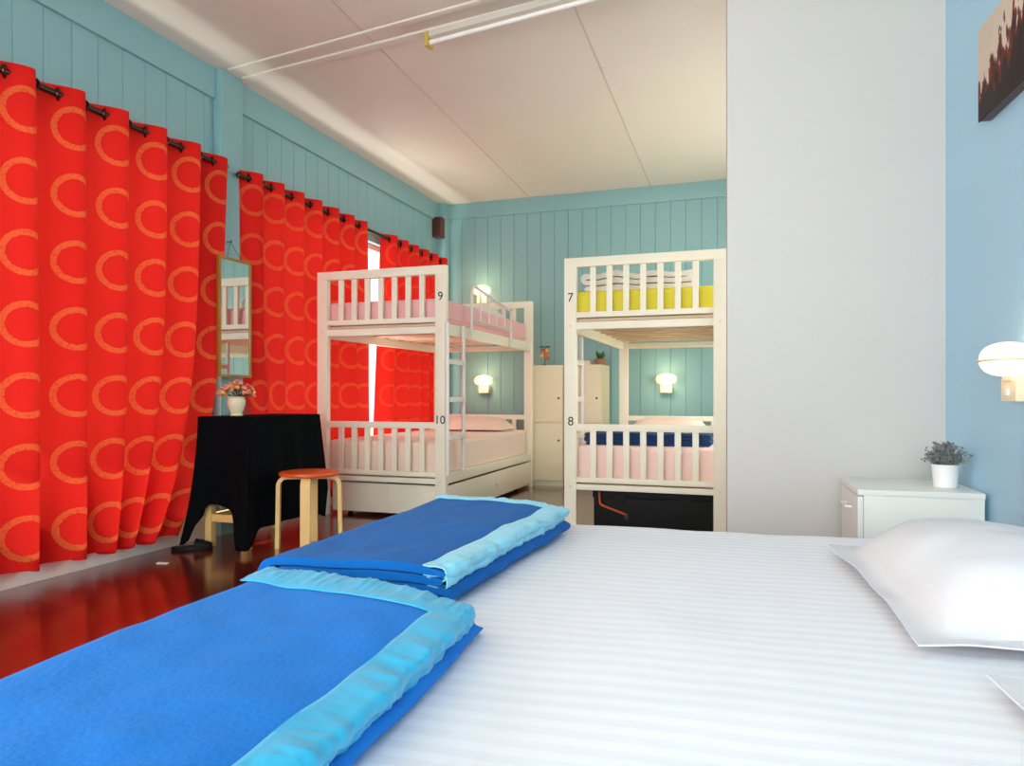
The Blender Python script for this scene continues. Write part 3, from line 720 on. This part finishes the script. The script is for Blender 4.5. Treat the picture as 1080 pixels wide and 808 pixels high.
cl = obj('tablecloth', bm, M['black_cloth'], None, 70)
sm = cl.modifiers.new('cloth_thickness', 'SOLIDIFY'); sm.thickness = .003; sm.offset = 1
tag(cl, 'black cloth draped over the small table beside the curtains, corner trailing to the floor', 'tablecloth')
t = thing('flower_vase', 'cream vase of orange and pink flowers on the black tablecloth', 'vase', (-2.945, 3.55, TZ+.009)); t.scale = (.86,)*3
obj('vase_body', lathe(bmesh.new(), [(.036,0),(.044,.004),(.038,.018),(.045,.035),(.058,.075),(.062,.10),(.056,.122),(.060,.132),(.064,.136),(.056,.136),(.05,.12)], 28), M['pot_cream'], t)
bm = bmesh.new(); rnd = random.Random(5)
heads = []
for k in range(96):
    a = rnd.uniform(0, 2*PI); rr = .122*math.sqrt(rnd.random()); z = .155 + .085*(1-(rr/.13)**2) + rnd.uniform(-.025,.012)
    heads.append((rr*math.cos(a), rr*math.sin(a), z))
    if k < 30: tube(bm, [(0,0,.11), (rr*.5*math.cos(a), rr*.5*math.sin(a), .15), (rr*math.cos(a), rr*math.sin(a), z-.01)], .0018, 4)
for k in range(60):
    a = rnd.uniform(0, 2*PI); rr = rnd.uniform(.04,.12); c = Vector((rr*math.cos(a), rr*math.sin(a), rnd.uniform(.14,.19)))
    d = Vector((math.cos(a), math.sin(a), rnd.uniform(-.3,.5))).normalized(); s_ = d.cross(Vector((0,0,1))).normalized()
    v = [bm.verts.new(x) for x in (c, c+d*.018+s_*.009, c+d*.036, c+d*.018-s_*.009)]; bm.faces.new(v)
obj('leaves', bm, M['leaf_green'], t, 0, recalc=False)
proto = {}
for mm in ('flower_a','flower_b','flower_c'):
    g = bmesh.new()
    for k in range(5):
        a = 2*PI*k/5; ellipsoid(g, (.0075*math.cos(a), .0075*math.sin(a), 0), (.0075,.0075,.005), 6, 4)
    ellipsoid(g, (0,0,.004), (.004,.004,.003), 6, 4)
    bmesh.ops.recalc_face_normals(g, faces=g.faces); me = bpy.data.meshes.new('flower_'+mm); g.to_mesh(me); g.free(); me.materials.append(M[mm]); proto[mm] = me
for k, (x, y, z) in enumerate(heads):
    o = bpy.data.objects.new('flower', proto[('flower_a','flower_b','flower_a','flower_c','flower_b')[k % 5]]); C.objects.link(o); o.parent = t
    o.location = (x, y, z); o.rotation_euler = (-y*6, x*6, k*.7); o.scale = (1.15,)*3

SX, SY = -2.50, 3.645
t = thing('stool', 'round orange-topped stool with bent birch legs before the black table', 'stool', (SX, SY, 0), YAW+.15)
obj('seat', lathe(bmesh.new(), [(.165,.428),(.172,.431),(.174,.44),(.172,.447),(.165,.45)], 40), M['orange'], t)
for k in range(4):
    a = k*PI/2; d = Vector((math.cos(a), math.sin(a), 0)); s_ = Vector((-d.y, d.x, 0)); w_ = .027
    R_ = .05; path = [(.05,.418),(.125,.418)] + arc(.125, .418-R_, R_, PI/2, 0, 7)[1:] + [(.178,.2),(.182,0)]
    pr = []
    P = [Vector(p_) for p_ in path]; Lf, Rt = [], []
    for i, p_ in enumerate(P):
        dd = (P[min(i+1,len(P)-1)]-P[max(i-1,0)]).normalized(); n_ = Vector((-dd.y, dd.x))*.011; Lf.append(p_+n_); Rt.append(p_-n_)
    pr = Lf + Rt[::-1]
    bm = bmesh.new(); r0 = [bm.verts.new(d*q_.x - s_*w_ + Vector((0,0,max(0,q_.y)))) for q_ in pr]; r1 = [bm.verts.new(d*q_.x + s_*w_ + Vector((0,0,max(0,q_.y)))) for q_ in pr]
    n_ = len(pr)
    for i in range(n_): bm.faces.new((r0[i], r0[(i+1)%n_], r1[(i+1)%n_], r1[i]))
    bm.faces.new(r0[::-1]); bm.faces.new(r1)
    obj('leg', bm, M['birch'], t)
t = thing('shoe', 'black slipper on the floor by the table leg, under the curtain hem', 'shoe', (-3.10, 3.36, 0), .5)
bm = bmesh.new()
def sole(z, s): return [(.115*s*math.cos(2*PI*k/28), .04*s*math.sin(2*PI*k/28)*(1+.18*math.cos(2*PI*k/28)), z) for k in range(28)]
rs = [[bm.verts.new(p_) for p_ in sole(z, s)] for z, s in ((0,.96),(.004,1),(.018,1),(.022,.97))]
for A, D in zip(rs, rs[1:]):
    for k in range(28): bm.faces.new((A[k], A[(k+1)%28], D[(k+1)%28], D[k]))
bm.faces.new(rs[0][::-1]); bm.faces.new(rs[-1]); obj('sole', bm, M['black'], t)
bm = bmesh.new()
def up(u, v):
    a = PI*u; xx = .02+.085*v; ww = .042*(1-.35*v*v)
    return (xx, ww*math.cos(a), .018 + (.050-.026*v)*math.sin(a)**.8)
grid(bm, 14, 8, up); o = obj('upper', bm, M['black'], t, 60); s2 = o.modifiers.new('thickness','SOLIDIFY'); s2.thickness = .004
sc_ = obj('paper_scrap', B((-.03,-.012,.0005),(.03,.012,.004),.001), M['paper']); sc_.location = (-3.0, 3.04, 0); sc_.rotation_euler.z = .2
tag(sc_, 'tiny white paper scrap on the dark red floor near the curtains', 'paper')

# ------------------------------------------------------------------ the two beds pushed together, blankets, pillows
BZ = .5
def bed(label, b0, b1, seed, seam):
    t = thing('bed', label, 'bed', (0,0,0), ROT, 'white single beds pushed together')
    A0, A1 = -.81, 1.0
    obj('base', B((A0+.02, b0+.01, .10), (A1, b1-.01, .27), .008), M['bedbase'], t)
    for a in (A0+.07, A1-.1):
        for b in (b0+.07, b1-.07): obj('leg', B((a-.03,b-.03,0),(a+.03,b+.03,.10),.003), M['bedbase'], t)
    bm = bmesh.new(); n, mm = 60, 40; r_ = .022; bot = .272
    def top(u, v):
        a = A0 + (A1-A0)*u; b = b0 + (b1-b0)*v
        da = min(a-A0, A1-a); db = min(b-b0 if seam != 'lo' else 9, b1-b if seam != 'hi' else 9)
        e = lambda d: 0 if d >= r_ else r_ - math.sqrt(max(0, r_*r_-(r_-d)**2))
        z = BZ - max(e(da), e(db)) + (.003 if seam == 'hi' else 0) + .006*nz(a*2.2, b*2.2, seed) + .003*nz(a*7, b*7, seed)
        return (a, b, z)
    def warp(t_):   # finer steps near both edges
        return .5 - .5*math.cos(PI*t_)
    vs = grid(bm, n, mm, lambda u, v: top(warp(u), warp(v)))
    edge = [vs[i][0] for i in range(n+1)] + [vs[n][j] for j in range(1,mm+1)] + [vs[i][mm] for i in range(n-1,-1,-1)] + [vs[0][j] for j in range(mm-1,0,-1)]
    low = [bm.verts.new((v_.co.x, v_.co.y, bot)) for v_ in edge]; q_ = len(edge)
    for i in range(q_): bm.faces.new((edge[i], low[i], low[(i+1)%q_], edge[(i+1)%q_]))
    bm.faces.new(low)
    obj('mattress', bm, M['sheet'], t, 50)
    return t
bed('white striped-sheet bed under the nearest blue blanket, closest to the camera', .28, 1.2385, 1, 'hi')
bed('white striped-sheet bed on the far side, with the pillow by the bedside cabinet', 1.240, 2.21, 1, 'lo')

def bilin(q, u, v):
    (a, b, c, d) = q   # NL NR FR FL
    lo = (a[0]+(b[0]-a[0])*u, a[1]+(b[1]-a[1])*u); hi = (d[0]+(c[0]-d[0])*u, d[1]+(c[1]-d[1])*u)
    return lo[0]+(hi[0]-lo[0])*v, lo[1]+(hi[1]-lo[1])*v
def big_blanket(label, quad, h, fl, sat, seed, far_satin, extra, sw, ext):
    t = thing('blanket', label, 'blanket', (0,0,0), ROT, 'folded blue fleece blankets with satin edging')
    k_ = h/.066; W = math.dist(quad[0], quad[1]); D = math.dist(quad[0], quad[3])
    zs = [.009*k_, .025*k_, .041*k_, .057*k_]; th = .0135*k_
    base = BZ + .007
    def P(a, v, z, rough=0):
        A_, B_ = bilin(quad, a/W, v)
        f = z/h
        A_ += .006*nz(v*6, seed, z*60) ; B_ += .006*nz(a*8, seed+3, z*60)
        z2 = z + f*(.007*nz(A_*4.5, B_*4.5, seed) + .004*nz(A_*14, B_*14, seed+1))
        B_ += ext*(v**4)*(1-ss(f*1.6))
        z2 -= f*.010*ss((a-W+.10)/.12)      # open ends of the layers sag at the satin side
        return (A_, B_, base + max(0, z2))
    path = seg((W, zs[3]), (.034, zs[3]), 40) + arc(.034, (zs[0]+zs[3])/2, (zs[3]-zs[0])/2, PI/2, 3*PI/2, 12)[:-1] + seg((.034, zs[0]), (W+extra, zs[0]), 30)
    path += arc(W+extra, (zs[0]+zs[1])/2, (zs[1]-zs[0])/2, -PI/2, PI/2, 6)[:-1] + seg((W+extra, zs[1]), (.05, zs[1]), 30)
    path += arc(.05, (zs[1]+zs[2])/2, (zs[2]-zs[1])/2, -PI/2, -3*PI/2, 6)[:-1] + seg((.05, zs[2]), (W-.006, zs[2]), 30) + [(W-.006, zs[2])]
    extrude_profile(bm := bmesh.new(), outline(path, th), 70, P)
    obj('folded_body', bm, fl, t, 50)
    def satin(aend, zc, wid, tag_):
        # binding that hugs the end of one layer, gently ruffled
        p_ = seg((aend-wid, zc+th/2+.0025), (aend, zc+th/2+.0025), 8) + arc(aend, zc, th/2+.0025, PI/2, -PI/2, 6)[:-1] + seg((aend, zc-th/2-.0025), (aend-wid*.8, zc-th/2-.0025), 6) + [(aend-wid*.8, zc-th/2-.0025)]
        def Q(a, v, z):
            e_ = ss((a-(aend-wid))/wid)
            A_, B_, z2 = P(a, v, z)
            return (A_ + e_*(.007*nz(v*16, seed, tag_) + .004*nz(v*45, seed, tag_)), B_, z2 + (1 if z > zc else -1)*e_*(.005*abs(nz(v*22+a*9, tag_, seed)) + .004*abs(nz(v*66-a*16, tag_, seed))) + (1-e_)*e_*.014*abs(nz(v*44+a*12, a*6, tag_)))
        extrude_profile(b_ := bmesh.new(), outline(p_, .0022), 170, Q)
        obj('satin_border', b_, sat, t, 60)
    satin(W+.004, zs[3], sw, 1.5); satin(W-.003, zs[2], sw*.8, 4.5)
    if far_satin:
        wv = far_satin/D
        def far(zc, th_, tg):
            p_ = [(1-wv + (wv+.004)*k/9, zc+th_/2+.0026) for k in range(10)] + [(1.012, zc), (1.004, zc-th_/2-.002), (1.0-wv*.5, zc-th_/2-.002)]
            pr = outline([(q_[0]*D, q_[1]) for q_ in p_], .0022)
            def Q(bq, v, z):
                a = .012 + (W-.010)*v; vv = bq/D; e_ = ss((vv-(1-wv))/wv)
                A_, B_, z2 = P(a, vv, z)
                return (A_, B_ + e_*(.007*nz(v*12, seed, tg) + .003*nz(v*40, seed, tg)), z2 + (1 if z > zc else -1)*e_*(.006*abs(nz(v*14, seed, tg)) + .005*abs(nz(v*36, tg, seed))) + (1-e_)*e_*.022*abs(nz(v*22, vv*40, tg)))
            extrude_profile(b_ := bmesh.new(), pr, 130, Q)
            obj('satin_border', b_, sat, t, 60)
        far(zs[3], th, 7.7)
        if ext: far(zs[1], th, 9.1)
    return t
big_blanket('large folded royal blue blanket with bright turquoise satin edging, nearest the camera', ((-.82,.30),(-.362,.30),(-.352,1.10),(-.805,1.212)), .064, M['fleece'], M['satin'], 2, .085, .0, .05, .045)
big_blanket('folded blue blanket with sheen-paled cyan satin edging on the far bed, below the bunks', ((-.845,1.256),(-.462,1.270),(-.375,2.045),(-.80,2.14)), .076, M['fleece_deep'], M['satin_sheen'], 5, .045, .004, .044, 0)
pa, pb = R2W(.60, 1.575)
pillow('large white pillow on the far bed, in front of the bedside cabinet', (pa, pb, .512), ROT+.01, .56, .74, .128, M['white_cloth'], 21, .045, 'white bed pillows')
pa, pb = R2W(.635, .74)
pillow('white pillow on the nearest bed, only its corner showing at the picture edge', (pa, pb, .512), ROT, .52, .70, .138, M['white_cloth'], 31, .05, 'white bed pillows')

# ------------------------------------------------------------------ light
def area(name, loc, rot, sx, sy, power, col):
    l = bpy.data.lights.new(name, 'AREA'); l.shape = 'RECTANGLE'; l.size = sx; l.size_y = sy; l.energy = power; l.color = col
    o = bpy.data.objects.new(name, l); C.objects.link(o); o.location = loc; o.rotation_euler = rot; return o
area('assumed_rear_fill', ((RX0+RX1)/2, YR-.25, (RZ0+RZ1)/2), (PI/2, 0, 0), RX1-RX0, RZ1-RZ0, 152, (.98,.985,1))  # assumed source out of view, main light on beds and bunk fronts
for (y0, y1), nm, pw in ((W0,'added_side_fill',72), (W1,'daylight_near_window',6), (W2,'daylight_far_window',6)):  # the side one is added to brighten the beds and right wall
    area(nm, (XL-.3, (y0+y1)/2, (ZS+ZH)/2), (0, -PI/2, 0), ZH-ZS, y1-y0, pw, (.97,.985,1))
rx_, ry_ = R2W(AW+.3, (V0+V1)/2); area('added_right_fill', (rx_, ry_, 1.65), (0, PI/2, ROT), 1.7, V1-V0, 50, (1,.95,.88))  # added lamp for the far bunks and ceiling, hidden by the partition
area('ceiling_streak_light', (-4.3, 3.6, -.42), (PI, -.2, 0), 1.1, 8.5, 430, (1,.97,.90))  # added upward lamp outside that makes the bright ceiling streak
sun = bpy.data.lights.new('sun', 'SUN'); sun.energy = 10; sun.angle = .01; sun.color = (1,.95,.86)
so = bpy.data.objects.new('sun', sun); C.objects.link(so)
so.rotation_euler = Vector((-math.cos(.80), -.25, math.sin(.80))).to_track_quat('Z', 'Y').to_euler()
for nm, (x, y, z) in (('glow_of_lamp_ten',(-2.764,YB-.2,1.06)),('glow_of_lamp_nine',(-2.786,YB-.2,2.03)),('glow_of_lamp_eight',(-.829,YB-.2,1.06))):
    l = bpy.data.lights.new(nm, 'POINT'); l.energy = 2.2; l.color = (1,.8,.5); l.shadow_soft_size = .05
    o = bpy.data.objects.new(nm, l); C.objects.link(o); o.location = (x, y, z)
w = bpy.data.worlds.new('sky'); bpy.context.scene.world = w; w.use_nodes = True
w.node_tree.nodes['Background'].inputs[0].default_value = (.86,.93,1,1); w.node_tree.nodes['Background'].inputs[1].default_value = 1.0

# ------------------------------------------------------------------ camera
cd = bpy.data.cameras.new('camera'); cd.sensor_width = 36; cd.lens = 36*757/1080; cd.shift_y = 13/1080; cd.clip_start = .02
co = bpy.data.objects.new('camera', cd); C.objects.link(co); co.location = (0,0,.9); co.rotation_euler = (PI/2, 0, YAW)
S = bpy.context.scene; S.camera = co
vs_ = S.view_settings; S.display_settings.display_device = 'sRGB'; vs_.view_transform = 'Standard'; vs_.look = 'None'; vs_.gamma = 1; vs_.use_curve_mapping = False
vs_.exposure = .6
S.cycles.max_bounces = 10; S.cycles.diffuse_bounces = 6; S.cycles.transparent_max_bounces = 12; S.cycles.sample_clamp_indirect = 4
S.cycles.use_denoising = True
